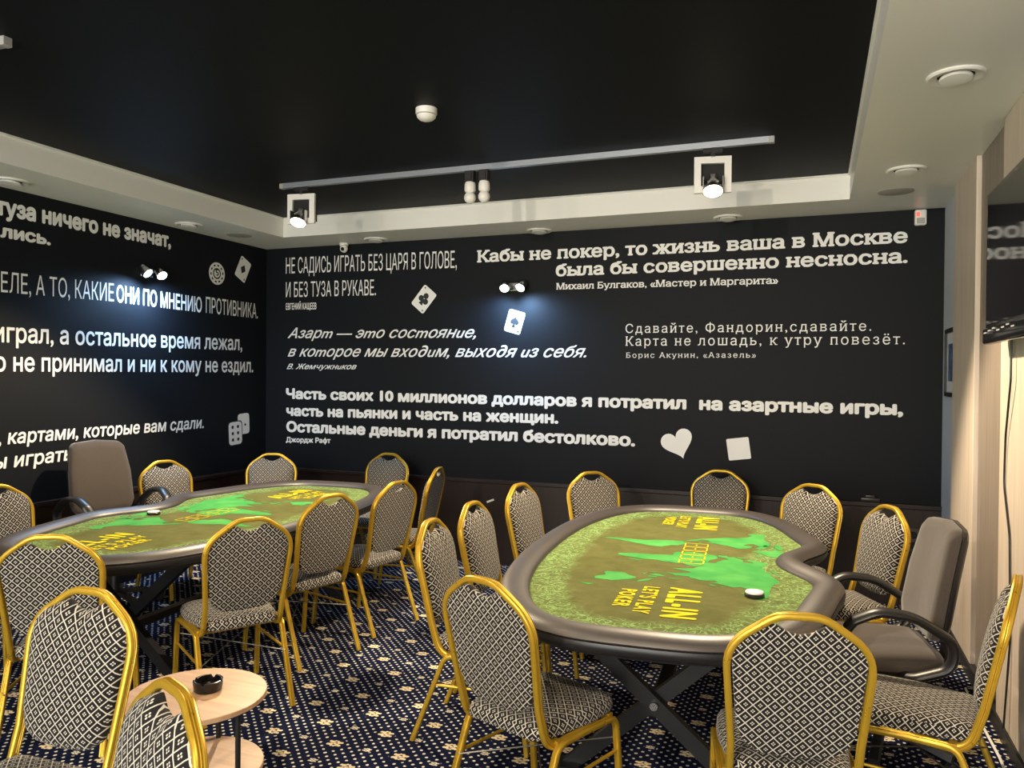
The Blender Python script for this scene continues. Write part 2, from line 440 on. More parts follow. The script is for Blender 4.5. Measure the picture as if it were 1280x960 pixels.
def quote(name, label, lines, axis):
    root = thing(name, label, 'wall lettering', group=None)
    plane = D if axis == 1 else L
    for part, lst in lines:
        bm = bmesh.new()
        for kw in lst: lettering(bm, axis=axis, plane=plane, **kw)
        for f in bm.faces: f.normal_update()
        obj(part, bm, 'lettering', root, autosm='keep')
    return root
cur = lambda s: s.translate(str.maketrans({'т': 'm', 'и': 'u', 'п': 'n', 'д': '∂', 'й': 'ŭ', 'г': 'г'}))
def LN(body, p0, p1, cap, **k): return dict(body=body, p0=p0, p1=p1, cap_px=cap, **k)
quote('wall_quote', 'white narrow capital lettering topping the back wall beside the left corner', [
    ('quote_line', [LN('НЕ САДИСЬ ИГРАТЬ БЕЗ ЦАРЯ В ГОЛОВЕ,', (357.5, 342), (571, 334.8), (357.5, 322.3))]),
    ('quote_line', [LN('И БЕЗ ТУЗА В РУКАВЕ.', (357.5, 371.6), (470, 369), (357.5, 352.8))]),
    ('author_line', [LN('ЕВГЕНИЙ КАЩЕЕВ', (357.5, 387), (395.6, 386.4), (357.5, 379), offset=.02)])], 1)
quote('wall_quote', 'white bold serif quotation in the top right of the back wall', [
    ('quote_line', [LN('Кабы не покер, то жизнь ваша в Москве', (596.4, 327.7), (1134.5, 302.8), (596.4, 313), offset=.03, slab=.05)]),
    ('quote_line', [LN('была бы совершенно несносна.', (694.8, 345), (1134.5, 328), (694.8, 330), offset=.03, slab=.05)]),
    ('author_line', [LN('Михаил Булгаков, «Мастер и Маргарита»', (695.3, 361.9), (972.8, 354.4), (695.3, 353.8), offset=.02, slab=.045)])], 1)
quote('wall_quote', 'white slanted handwriting in the middle of the back wall', [
    ('quote_line', [LN(cur('Азарт — это состояние,'), (359.7, 422.5), (595, 422), (359.7, 409.6), shear=.45, offset=.012)]),
    ('quote_line', [LN(cur('в которое мы входим, выходя из себя.'), (359.7, 445.5), (733, 446.5), (359.7, 432.5), shear=.45, offset=.012)]),
    ('author_line', [LN(cur('В. Жемчужников'), (358.5, 461.3), (446, 461.5), (358.5, 454.6), shear=.45, offset=.014)])], 1)
quote('wall_quote', 'white widely spaced typewriter lettering on the right half of the back wall', [
    ('quote_line', [LN('Сдавайте, Фандорин,сдавайте.', (782, 416.3), (1089, 413.4), (782, 405), spacing=1.25, slab=.045)]),
    ('quote_line', [LN('Карта не лошадь, к утру повезёт.', (782, 432.2), (1131, 430.3), (782, 420.5), spacing=1.25, slab=.045)]),
    ('author_line', [LN('Борис Акунин, «Азазель»', (782.5, 447.2), (945, 447), (782.5, 440.7), spacing=1.25, slab=.05)])], 1)
quote('wall_quote', 'white heavy wide lettering in three rows low on the back wall', [
    ('quote_line', [LN('Часть своих 10 миллионов долларов я потратил  на азартные игры,', (357.6, 497.7), (1129, 518.3), (357.6, 485), offset=.05)]),
    ('quote_line', [LN('часть на пьянки и часть на женщин.', (358, 519), (698, 528.8), (358, 506.4), offset=.05)]),
    ('quote_line', [LN('Остальные деньги я потратил бестолково.', (358, 539), (794, 557.2), (358, 526), offset=.05)]),
    ('author_line', [LN('Джордж Рафт', (357.6, 552.3), (413.4, 553.8), (357.6, 546), offset=.035)])], 1)
quote('wall_quote', 'white heavy lettering at the top of the left wall', [
    ('quote_line', [LN('туза ничего не значат,', (-6, 266.5), (213.5, 309), (-6, 249.5), ref='н', offset=.05)]),
    ('quote_line', [LN('лись.', (0, 295.6), (63.2, 306), (0, 283.5), ref='н', offset=.05)])], 0)
quote('wall_quote', 'white tall thin capital lettering crossing the left wall under the lamp', [
    ('quote_line', [LN('ЕЛЕ, А ТО, КАКИЕ ', (1, 365), (142, 376.8), (1, 339)), LN('ОНИ ПО МНЕНИЮ', (145.5, 377), (252, 390.3), (145.5, 355.8), offset=.02), LN('ПРОТИВНИКА.', (257, 390.8), (322, 398), (257, 370.8), offset=.008)])], 0)
quote('wall_quote', 'white bold narrow lettering in two rows across the middle of the left wall', [
    ('quote_line', [LN('играл, а остальное время лежал,', (-8, 427), (302.5, 437.6), (-8, 408), ref='н', offset=.018)]),
    ('quote_line', [LN('о не принимал и ни к кому не ездил.', (-7, 463.8), (316.3, 465), (-7, 445.5), ref='н', offset=.018)])], 0)
quote('wall_quote', 'white brush handwriting low on the left wall above the grey office chair', [
    ('quote_line', [LN(', картами, которые вам сдали.', (-3, 556), (254.5, 534.7), (-3, 542), ref='н', offset=.02, shear=.12)]),
    ('quote_line', [LN('ы играть', (-9, 587), (90, 574.5), (-9, 573), ref='н', offset=.02, shear=.12)])], 0)

# icons on the walls (flat vinyl shapes)
def wall_pt(axis, plane, px, d=.0025):
    p = at(*px, axis, plane)
    return p + (Vector((0, -d, 0)) if axis == 1 else Vector((d, 0, 0)))
def rounded(poly, r, n=5):
    return [(p.x, p.y) for p in fillet([Vector((*p, 0)) for p in poly], r, n, True)]
def flat(bm, pts2, frame, d, mi=0):
    o_, ex, ez, nn = frame
    f = bm.faces.new([bm.verts.new(o_ + ex*x + ez*y + nn*d) for x, y in pts2]); f.material_index = mi
def frame_on(axis, c, rot=0):
    if axis == 1: ex, ez, nn = Vector((1, 0, 0)), Vector((0, 0, 1)), Vector((0, -1, 0))
    else: ex, ez, nn = Vector((0, 1, 0)), Vector((0, 0, 1)), Vector((1, 0, 0))
    a, b = ex*cos(rot)+ez*sin(rot), -ex*sin(rot)+ez*cos(rot)
    return (c, a, b, nn)
def circ2(x, y, r, n=20): return [(x+r*cos(2*pi*i/n), y+r*sin(2*pi*i/n)) for i in range(n)]
def heart2(s, flip=1):
    out = []
    for i in range(40):
        t = 2*pi*i/40; out.append((s*16*sin(t)**3/16, flip*s*(13*cos(t)-5*cos(2*t)-2*cos(3*t)-cos(4*t))/16))
    return out
def rect(wd, h): return [(-wd/2, -h/2), (wd/2, -h/2), (wd/2, h/2), (-wd/2, h/2)]
def icon(name, label, axis, px, rot, draw):
    bm = bmesh.new(); fr = frame_on(axis, at(*px, axis, D if axis == 1 else L), rot); draw(bm, fr)
    for f in bm.faces: f.normal_update()
    o = obj(name, bm, ['lettering', 'ink', 'red_ink'], autosm='keep'); tag(o, label, 'wall decal')
    return o
def club_card(bm, fr):
    flat(bm, rounded(rect(.155, .215), .02), fr, .002)
    for x, y in ((-.027, -.008), (.027, -.008), (0, .034)): flat(bm, circ2(x, y, .026), fr, .003 + .0001*(y*10+x), 1)
    flat(bm, [(-.022, -.055), (.022, -.055), (.004, 0), (-.004, 0)], fr, .0036, 1)
    for s in (1, -1): flat(bm, [(s*-.062, s*.08), (s*-.045, s*.08), (s*-.0535, s*.098)], fr, .003, 1)
def spade_card(bm, fr):
    flat(bm, rounded(rect(.15, .19), .02), fr, .002)
    flat(bm, [(x, y+.006) for x, y in heart2(.040, -1)], fr, .003, 1)
    flat(bm, [(-.018, -.050), (.018, -.050), (.004, -.01), (-.004, -.01)], fr, .0034, 1)
    for s in (1, -1): flat(bm, circ2(s*-.052, s*.072, .010, 10), fr, .003, 2 if s > 0 else 1)
def diamond_card(bm, fr):
    flat(bm, rounded(rect(.15, .21), .02), fr, .002)
    flat(bm, [(0, -.045), (.035, 0), (0, .045), (-.035, 0)], fr, .003, 1)
    for s in (1, -1): flat(bm, [(s*-.055, s*.078-.012), (s*-.055+.010, s*.078), (s*-.055, s*.078+.012), (s*-.055-.010, s*.078)], fr, .003, 1)
def chip_icon(bm, fr):
    def ringf(r0, r1, n, d, mi, a0=0, a1=2*pi):
        o_, ex, ez, nn = fr
        P_ = lambda r, a: bm.verts.new(o_+ex*r*cos(a)+ez*r*sin(a)+nn*d)
        for i in range(n):
            t0, t1 = a0+(a1-a0)*i/n, a0+(a1-a0)*(i+1)/n
            bm.faces.new((P_(r0, t0), P_(r1, t0), P_(r1, t1), P_(r0, t1))).material_index = mi
    ringf(.080, .098, 48, .002, 0)
    for k in range(10): ringf(.066, .082, 3, .0022, 0, 2*pi*k/10, 2*pi*k/10+.32)
    ringf(.048, .066, 48, .002, 0)
    ringf(0.0005, .036, 32, .002, 0)
    vs_, fs = text_mesh('5', .02); cx = sum(v_.x for v_ in vs_)/len(vs_); cy = sum(v_.y for v_ in vs_)/len(vs_)
    o_, ex, ez, nn = fr
    for k, f in enumerate(fs):
        bm.faces.new([bm.verts.new(o_+ex*((vs_[i].x-cx)*.075)+ez*((vs_[i].y-cy)*.075)+nn*(.003+.00002*k)) for i in f]).material_index = 1
def heart_icon(bm, fr): flat(bm, heart2(.125), fr, .002)
def square_icon(bm, fr): flat(bm, rounded(rect(.165, .165), .012), fr, .002)
def dice_icon(bm, fr):
    o_, ex, ez, nn = fr
    flat(bm, [(x+.115, y+.075) for x, y in rounded(rect(.155, .19), .035)], fr, .0018)
    flat(bm, circ2(.135, .065, .012), fr, .0022, 1)
    flat(bm, [(x, y) for x, y in rounded(rect(.19, .225), .04)], fr, .0021, 1)
    flat(bm, [(x, y) for x, y in rounded(rect(.172, .207), .04)], fr, .0026)
    for x in (-.035, .035):
        for y in (-.058, 0, .058): flat(bm, circ2(x, y, .0155), fr, .0032, 1)
icon('card_decal', 'white playing card decal with a black club on the back wall', 1, (530, 374), radians(-40), club_card)
icon('card_decal', 'white playing card decal with a black spade under the back wall lamp', 1, (643.4, 402.3), radians(-16), spade_card)
icon('card_decal', 'white playing card decal with a black diamond high on the left wall', 0, (303.6, 336.7), radians(-27), diamond_card)
icon('chip_decal', 'round white poker chip decal high on the left wall', 0, (271, 342), radians(15), chip_icon)
icon('dice_decal', 'pair of pale dice decal low on the left wall near the corner', 0, (294, 541.5), radians(3), dice_icon)
icon('heart_decal', 'tilted white heart decal low on the back wall', 1, (847, 553.5), radians(21), heart_icon)
icon('square_decal', 'white rounded square decal low on the back wall right of the heart', 1, (923.3, 561), radians(8), square_icon)

# ------------------------------------------------------------------ poker tables
ZT = .76
def outline(n=200, w=.73, s=.65, inset=0.0):
    pts = []
    for i in range(n):
        t = 2*pi*i/n
        # perimeter walk of a stadium with elliptical ends (superellipse-like softness)
        c_, s_ = cos(t), sin(t)
        x = w*math.copysign(abs(c_)**.62, c_); y = (s+w)*math.copysign(abs(s_)**.92, s_)
        pts.append(Vector((x, y, 0)))
    return pts
def table_outline():
    raw = outline(400); out = []
    for p in raw:
        x, y = p.x, p.y
        if x > 0:
            nn = math.exp(-(y/.25)**4*.9)
            x -= .140*math.exp(-(y/.21)**2) - .025*(math.exp(-((abs(y)-.42)/.16)**2))
        out.append(Vector((x, y, 0)))
    # even spacing
    Ls = [0]
    for i in range(len(out)): Ls.append(Ls[-1]+(out[(i+1) % len(out)]-out[i]).length)
    N = 220; res = []; j = 0
    for k in range(N):
        t = Ls[-1]*k/N
        while Ls[j+1] < t: j += 1
        f = (t-Ls[j])/max(1e-9, Ls[j+1]-Ls[j]); res.append(out[j].lerp(out[(j+1) % len(out)], f))
    return res
OUT = table_outline()
def inset(pts, d, relax=3):
    N = len(pts); o_ = []
    for i in range(N):
        t = (pts[(i+1) % N]-pts[i-1]).normalized(); n_ = Vector((-t.y, t.x, 0)); o_.append(pts[i]+n_*d)
    for _ in range(relax): o_ = [(o_[i-1]+o_[i]*2+o_[(i+1) % N])/4 for i in range(N)]
    return o_
MAPS = dict(
 namerica=[(-165,62),(-160,71),(-140,70),(-125,70),(-110,73),(-95,74),(-82,73),(-80,66),(-92,62),(-88,57),(-79,54),(-77,61),(-66,59),(-56,52),(-65,46),(-70,43),(-76,36),(-81,30),(-82,26),(-88,30),(-97,27),(-97,21),(-90,19),(-87,15),(-80,8),(-86,11),(-95,15),(-106,22),(-112,30),(-118,34),(-124,42),(-125,49),(-135,57),(-148,61),(-158,57)],
 baffin=[(-85,73),(-72,71),(-62,66),(-66,63),(-76,66),(-88,70)],
 ellesmere=[(-95,78),(-75,77),(-62,82),(-80,83),(-95,81)],
 greenland=[(-55,82),(-35,84),(-18,81),(-22,72),(-38,66),(-45,60),(-52,66),(-56,75),(-68,77)],
 samerica=[(-80,8),(-72,12),(-62,10),(-52,5),(-50,0),(-36,-6),(-39,-16),(-48,-26),(-57,-36),(-63,-41),(-67,-47),(-70,-55),(-75,-50),(-73,-38),(-71,-22),(-77,-13),(-81,-5)],
 africa=[(-17,15),(-16,22),(-9,31),(-5,36),(10,37),(20,32),(32,31),(37,22),(43,12),(51,12),(46,3),(40,-6),(40,-15),(35,-22),(32,-28),(26,-34),(18,-34),(13,-22),(13,-10),(9,0),(8,5),(-5,5),(-10,6)],
 madagascar=[(49,-13),(50,-17),(46,-25),(44,-21)],
 eurasia=[(-9,37),(-9,43),(-2,44),(-4,48),(4,52),(9,55),(12,54),(20,55),(23,60),(18,62),(12,57),(6,58),(6,62),(15,69),(26,71),(40,67),(34,65),(45,68),(60,69),(68,73),(75,72),(82,74),(104,78),(113,74),(130,72),(150,71),(170,70),(180,67),(178,63),(164,60),(161,54),(155,58),(143,60),(136,54),(141,50),(133,43),(128,38),(126,34),(124,40),(118,38),(122,31),(115,22),(108,21),(109,12),(103,10),(103,1),(99,8),(97,16),(91,22),(86,20),(80,13),(77,8),(73,17),(70,22),(60,25),(56,27),(50,30),(59,22),(52,16),(44,13),(38,24),(34,31),(36,36),(28,37),(24,38),(19,41),(16,39),(13,44),(9,44),(3,42),(-1,37)],
 britain=[(-5,50),(1,52),(-2,57),(-6,58),(-4,54)], iceland=[(-24,65),(-18,67),(-14,65),(-19,63)],
 novaya=[(53,71),(57,75),(68,77),(58,73)],
 japan=[(131,33),(140,36),(142,43),(145,44),(141,41),(138,38)],
 sumatra=[(95,5),(104,-2),(106,-6),(100,-1)], java=[(106,-6),(115,-8),(110,-9)],
 borneo=[(109,1),(117,7),(118,1),(115,-4),(110,-2)], sulawesi=[(120,1),(125,1),(122,-5),(120,-4)],
 philippines=[(120,18),(123,16),(126,8),(122,11)],
 guinea=[(131,-1),(141,-3),(150,-10),(143,-9),(135,-5)],
 australia=[(114,-22),(122,-18),(130,-12),(136,-12),(140,-17),(142,-11),(146,-19),(153,-26),(150,-37),(141,-38),(132,-32),(120,-34),(115,-33)],
 zealand=[(173,-35),(178,-38),(172,-43),(167,-46),(172,-41)], cuba=[(-84,22),(-75,20),(-77,22)],
)
def make_table():
    root = thing('poker_table', '', 'poker table')
    # rail ---------------------------------------------------
    prof = [(.060, ZT-.036), (.006, ZT-.036), (.004, ZT-.032), (.012, ZT-.020), (.030, ZT-.006), (.062, ZT), (.095, ZT-.006), (.118, ZT-.018), (.128, ZT-.030), (.128, ZT-.045)]
    bm = bmesh.new(); rings = []
    for d, z in prof: rings.append([bm.verts.new((p.x, p.y, z)) for p in inset(OUT, d, 2)])
    N = len(OUT)
    for a, b in zip(rings+[rings[0]], rings[1:]+[]):
        for i in range(N): bm.faces.new((a[i], a[(i+1) % N], b[(i+1) % N], b[i]))
    a, b = rings[-1], rings[0]
    for i in range(N): bm.faces.new((a[i], a[(i+1) % N], b[(i+1) % N], b[i]))
    obj('padded_rail', bm, 'vinyl', root, smooth=True)
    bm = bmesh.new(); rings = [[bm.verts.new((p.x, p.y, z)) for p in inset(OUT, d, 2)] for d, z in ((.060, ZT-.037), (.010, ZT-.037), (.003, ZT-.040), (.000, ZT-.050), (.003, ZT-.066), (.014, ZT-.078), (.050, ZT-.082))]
    for a, b in zip(rings, rings[1:]):
        for i in range(N): bm.faces.new((a[i], a[(i+1) % N], b[(i+1) % N], b[i]))
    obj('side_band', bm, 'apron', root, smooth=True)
    # felt with its print --------------------------------------
    bm = bmesh.new(); lay = bm.verts.layers.float.new('border'); rg = []
    zf = ZT-.036
    for d, e in ((.124, 1), (.17, .95), (.22, .75), (.27, .5), (.33, .2), (.40, 0)):
        pts = inset(OUT, d, 6+int(d*40)); r_ = []
        for p in pts:
            v_ = bm.verts.new((p.x, p.y, zf)); v_[lay] = e; r_.append(v_)
        rg.append(r_)
    for a, b in zip(rg, rg[1:]):
        for i in range(N): bm.faces.new((a[i], a[(i+1) % N], b[(i+1) % N], b[i]))
    bm.faces.new(rg[-1])
    def tomap(lon, lat): return (-.045+.0067*lat, .68-(lon+165)/345*1.36)
    def poly(pts, z, mi, grow=0):
        if grow:
            vs3 = [Vector((x, y, 0)) for x, y in pts]; ar = sum(vs3[i-1].x*vs3[i].y-vs3[i].x*vs3[i-1].y for i in range(len(vs3)))
            pts = [(p.x, p.y) for p in inset(vs3, -grow if ar > 0 else grow, 0)]
        vv = [bm.verts.new((x, y, z)) for x, y in pts]; ed = [bm.edges.new((vv[i], vv[(i+1) % len(vv)])) for i in range(len(vv))]
        r_ = bmesh.ops.triangle_fill(bm, edges=ed, use_beauty=True, use_dissolve=False, normal=(0, 0, 1))
        for f in r_['geom']:
            if isinstance(f, bmesh.types.BMFace): f.material_index = mi
    rnd = random.Random(3)
    for k, pl in MAPS.items():
        pts = [tomap(*p) for p in pl]; fine = []
        for i, p in enumerate(pts):       # broken coast lines
            q_ = pts[(i+1) % len(pts)]; dl = math.hypot(q_[0]-p[0], q_[1]-p[1]); ns = max(1, int(dl/.018))
            for j in range(ns):
                t = j/ns; amp = .0035 if j else 0
                fine.append((p[0]+(q_[0]-p[0])*t+rnd.uniform(-amp, amp), p[1]+(q_[1]-p[1])*t+rnd.uniform(-amp, amp)))
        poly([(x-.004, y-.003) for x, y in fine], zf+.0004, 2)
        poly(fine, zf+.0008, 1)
    def quad(x0, x1, y0, y1, z=zf+.0016):
        f = bm.faces.new([bm.verts.new(p) for p in ((x0, y0, z), (x1, y0, z), (x1, y1, z), (x0, y1, z))]); f.material_index = 3
    # five card boxes
    bw, cy0 = .094, .305
    for k in range(5):
        y1 = cy0-k*bw; y0 = y1-bw+.010; x0, x1, t = .025, .145, .0065
        quad(x0, x1, y0, y0+t); quad(x0, x1, y1-t, y1); quad(x0, x0+t, y0, y1); quad(x1-t, x1, y0, y1)
        quad((x0+x1)/2-.004, (x0+x1)/2+.004, y0+.03, y1-.03)
    def say(txt, xb, h, ys, ye, off, sp=1.22):     # up = +x, reading towards -y
        vs_, fs = text_mesh(txt, off, 0, sp); x0, x1 = min(v_.x for v_ in vs_), max(v_.x for v_ in vs_); hh = capheight('I', off)
        for k, f in enumerate(fs):
            bm.faces.new([bm.verts.new((xb+vs_[i].y/hh*h, ys+(ye-ys)*(vs_[i].x-x0)/(x1-x0), zf+.0018+.00005*(k*8//len(fs)))) for i in f]).material_index = 3
    for yc in (-.82, .92):
        say('ALL-IN', .045, .125, yc+.21, yc-.21, .05)
        say("LET'S PLAY", -.065, .062, yc+.19, yc-.19, .035)
        say('POKER', -.150, .062, yc+.125, yc-.125, .035)
    for f in bm.faces:
        f.normal_update()
        if f.normal.z < 0: f.normal_flip()
    obj('playing_surface', bm, ['felt', 'map_green', 'map_edge', 'yellow'], root, autosm='keep')
    # apron and underside ----------------------------------------
    bm = bmesh.new(); r0 = [bm.verts.new((p.x, p.y, ZT-.06)) for p in inset(OUT, .05, 3)]; r1 = [bm.verts.new((p.x, p.y, ZT-.100)) for p in inset(OUT, .06, 3)]
    for i in range(N): bm.faces.new((r0[i], r0[(i+1) % N], r1[(i+1) % N], r1[i]))
    bm.faces.new(r1); bm.faces.new(r0)
    obj('apron', bm, 'apron', root, smooth=True)
    # two crossed trestles and the long beam --------------------------
    for yl in (-.80, .80):
        bm = bmesh.new()
        for s in (1, -1):
            bar = [Vector((-.36*s, yl+s*.022, 0.0)), Vector((.36*s, yl+s*.022, ZT-.125))]
            sweep(bm, bar, [(-.03, -.02), (.03, -.02), (.03, .02), (-.03, .02)], (0, 1, 0))
        box(bm, -.40, .40, yl-.045, yl+.045, ZT-.150, ZT-.124)
        box(bm, -.42, -.30, yl-.05, yl+.05, 0, .025); box(bm, .30, .42, yl-.05, yl+.05, 0, .025)
        fr = obj('crossed_leg', bm, 'black_metal', root)
        bm = bmesh.new(); lathe(bm, [(0, -.055), (.016, -.055), (.018, -.048), (.018, .048), (.016, .055), (0, .055)], 12, Matrix.Translation((0, yl, (ZT-.125)/2)) @ Matrix.Rotation(pi/2, 4, 'X'))
        obj('bolt', bm, 'steel', fr, smooth=True)
    bm = newbox(-.03, .03, -.76, .76, .235, .275, bev=.004)
    obj('long_beam', bm, 'black_metal', root)
    return root
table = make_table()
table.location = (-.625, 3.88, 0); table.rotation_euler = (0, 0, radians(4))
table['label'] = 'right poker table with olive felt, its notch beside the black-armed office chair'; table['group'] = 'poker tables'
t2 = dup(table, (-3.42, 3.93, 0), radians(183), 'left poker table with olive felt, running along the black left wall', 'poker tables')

# ------------------------------------------------------------------ banquet chairs
def back_y(z): return -.195 - (z-.45)*.205
def make_chair():
    root = thing('banquet_chair', '', 'chair')
    # back frame: one tube, seat rail - up - over the top - down - seat rail
    half = [(.186, .10, .392), (.182, -.165, .372), (.182, back_y(.52), .52), (.205, back_y(.825), .825), (.062, back_y(.925), .925)]
    pts = [Vector(p) for p in half] + [Vector((-x, y, z)) for x, y, z in reversed(half)]
    rad = [0, .085, .0, .14, .11, .11, .14, .0, .085, 0]
    path = fillet(pts, rad, 7)
    # the tube lies in two planes: build it with an explicit side vector so it never twists
    bm = bmesh.new(); rings = []
    prof = fluted(.0145, .0105)      # first coordinate: across the back (broad, grooved face outward), second: outward
    for i, p in enumerate(path):
        t = (path[min(i+1, len(path)-1)]-path[max(i-1, 0)]).normalized()
        inplane = Vector((1 if p.x > 0 else -1, 0, 0)) if p.z < .80 else Vector((p.x*.9, 0, .10+max(0, p.z-.84)*2))
        out = inplane - t*inplane.dot(t); out.normalize(); side = t.cross(out).normalized()
        rings.append([bm.verts.new(p + side*a + out*b) for a, b in prof])
    n = len(prof)
    for a, b in zip(rings, rings[1:]):
        for k in range(n): bm.faces.new((a[k], a[(k+1) % n], b[(k+1) % n], b[k]))
    for rg in (rings[0], rings[-1]): bm.faces.new(rg)
    obj('back_frame', bm, 'gold', root, smooth=True)
    # back cushion ------------------------------------------------
    half = [(0, .480), (.10, .488), (.150, .520), (.170, .58), (.189, .80), (.182, .838), (.150, .868), (.070, .900), (.057, .893), (.034, .877), (0, .869)]
    loop = [Vector((x, 0, z)) for x, z in half] + [Vector((-x, 0, z)) for x, z in reversed(half[1:-1])]
    loop = fillet(loop, .02, 3, True)
    bm = bmesh.new(); c0 = Vector((0, 0, .68)); uvl = bm.loops.layers.uv.verify()
    def ring(s, off):
        r_ = []
        for p in loop:
            q_ = c0 + (p-c0)*s; r_.append(bm.verts.new((q_.x, back_y(q_.z)+off, q_.z)))
        return r_
    rs = [ring(s, o_) for s, o_ in ((.0, -.012), (.5, -.012), (.9, -.011), (.985, -.008), (1.0, 0), (.985, .012), (.94, .024), (.85, .035), (.68, .044), (.45, .049), (.2, .051), (.0, .052))]
    for a, b in zip(rs, rs[1:]):
        for i in range(len(loop)):
            j = (i+1) % len(loop); bm.faces.new((a[i], a[j], b[j], b[i]))
    bmesh.ops.remove_doubles(bm, verts=bm.verts[:], dist=1e-5)
    for f in bm.faces:
        for l in f.loops: l[uvl].uv = (l.vert.co.x, l.vert.co.z*1.02)
    obj('backrest', bm, 'fabric', root, smooth=True)
    # seat ----------------------------------------------------------
    lp = fillet([Vector((.165, -.20, 0)), Vector((.205, .05, 0)), Vector((.195, .235, 0)), Vector((-.195, .235, 0)), Vector((-.205, .05, 0)), Vector((-.165, -.20, 0))], [.05, .3, .085, .085, .3, .05], 6, True)
    cs = Vector((0, .02, 0)); bm = bmesh.new(); rs = []
    for s, z in ((0, .396), (.93, .396), (.985, .401), (1.0, .412), (.995, .427), (.965, .440), (.90, .449), (.75, .456), (.5, .462), (.25, .465), (0, .466)):
        rs.append([bm.verts.new((cs.x+(p.x-cs.x)*s, cs.y+(p.y-cs.y)*s, z)) for p in lp])
    for a, b in zip(rs, rs[1:]):
        for i in range(len(lp)): bm.faces.new((a[i], a[(i+1) % len(lp)], b[(i+1) % len(lp)], b[i]))
    bmesh.ops.remove_doubles(bm, verts=bm.verts[:], dist=1e-5); box_uv(bm)
    obj('seat', bm, 'fabric', root, smooth=True)
    # legs: each bent tube runs from the floor up and half way along the seat side
    pr = fluted(.0125, .0105)
    for s in (1, -1):
        for nm, pts in (('front', [(.207*s, .235, 0), (.203*s, .195, .380), (.203*s, .0, .386)]), ('rear', [(.207*s, -.285, 0), (.203*s, -.135, .386), (.203*s, .0, .386)])):
            bm = bmesh.new(); sweep(bm, fillet(pts, [0, .055, 0], 7), pr, lambda p, t: Vector((0, t.z, -t.y)))
            obj('leg', bm, 'gold', root, smooth=True)
        bm = bmesh.new(); sweep(bm, [(.205*s, .205, .255), (.205*s, -.195, .255)], circ(.0065, 8), (0, 0, 1))
        obj('stretcher', bm, 'gold', root, smooth=True)
    bm = bmesh.new(); sweep(bm, [(-.20, -.20, .25), (.20, .21, .30)], circ(.003, 6), (0, 0, 1)); sweep(bm, [(.20, -.20, .25), (-.20, .21, .30)], circ(.003, 6), (0, 0, 1))
    obj('cross_wire', bm, 'dull_steel', root, smooth=True)
    for yy in (-.12, .17): obj('seat_bearer', newbox(-.20, .20, yy-.012, yy+.012, .375, .396), 'gold', root)
    return root
K = .985
BC = 'gold-framed banquet chairs in diamond-pattern fabric'
chairs = [  # top of the back (x, y), heading in degrees (0 = +x), label
 (-4.49, 3.19, -8, 'banquet chair cut by the left picture edge, behind the left table by the wall'),
 (-4.63, 4.62, -18, 'banquet chair behind the left table, just right of the tall grey office chair back'),
 (-4.25, 5.42, -62, 'gold-framed banquet chair in the room corner below the dice decal'),
 (-3.38, 5.86, -92, 'gold-framed banquet chair by the back wall at the far end of the left table'),
 (-2.53, 5.10, 190, 'banquet chair seen edge-on, dark back, right of the left table near the back wall'),
 (-2.43, 4.33, 169, 'banquet chair on the aisle side of the left table, next before the edge-on one'),
 (-2.50, 3.71, 163, 'banquet chair in the middle of the aisle side of the left table, back to us'),
 (-2.43, 2.95, 148, 'banquet chair on the aisle side of the left table, right behind the oak side table'),
 (-2.92, 2.30, 122, 'banquet chair at the near end of the left table, back to us, left picture edge'),
 (-2.08, 1.78, 272, 'banquet chair turned towards us left of the oak side table, its whole front cushion visible'),
 (-1.27, 1.30, 245, 'nearest banquet chair, only its slanted top seen in front of the oak side table'),
 (-1.65, 3.24, 5, 'nearest of the three side-on banquet chairs along the left side of the right table'),
 (-1.68, 3.78, 0, 'middle of the three side-on banquet chairs along the left side of the right table'),
 (-1.70, 4.55, -8, 'farthest of the three side-on banquet chairs along the left side of the right table'),
 (-1.45, 5.33, -44, 'gold-framed banquet chair at the far left corner of the right table before the back wall'),
 (-.62, 5.83, -94, 'gold-framed banquet chair at the far end of the right table below the square decal'),
 (.01, 5.29, 238, 'gold-framed banquet chair at the far right corner of the right table'),
 (.385, 4.56, 207, 'turned banquet chair between the right table and the black-armed office chair'),
 (-.025, 2.36, 100, 'near banquet chair with its back square to us in front of the right table'),
 (-1.015, 2.37, 69, 'near banquet chair at the left front corner of the right table, its seat showing'),
]
first = make_chair(); first['group'] = BC
for i, (tx, ty, hd, lab) in enumerate(chairs):
    a = radians(hd); loc = (tx+.292*cos(a), ty+.292*sin(a), 0); rz = a-pi/2
    if i == 0: first.location = loc; first.rotation_euler = (0, 0, rz); first['label'] = lab
    else: dup(first, loc, rz, lab, BC)
dup(first, (.37, 3.15, 0), radians(167-90), 'banquet chair seen from the side at the right picture edge, leaning to the boards', BC)

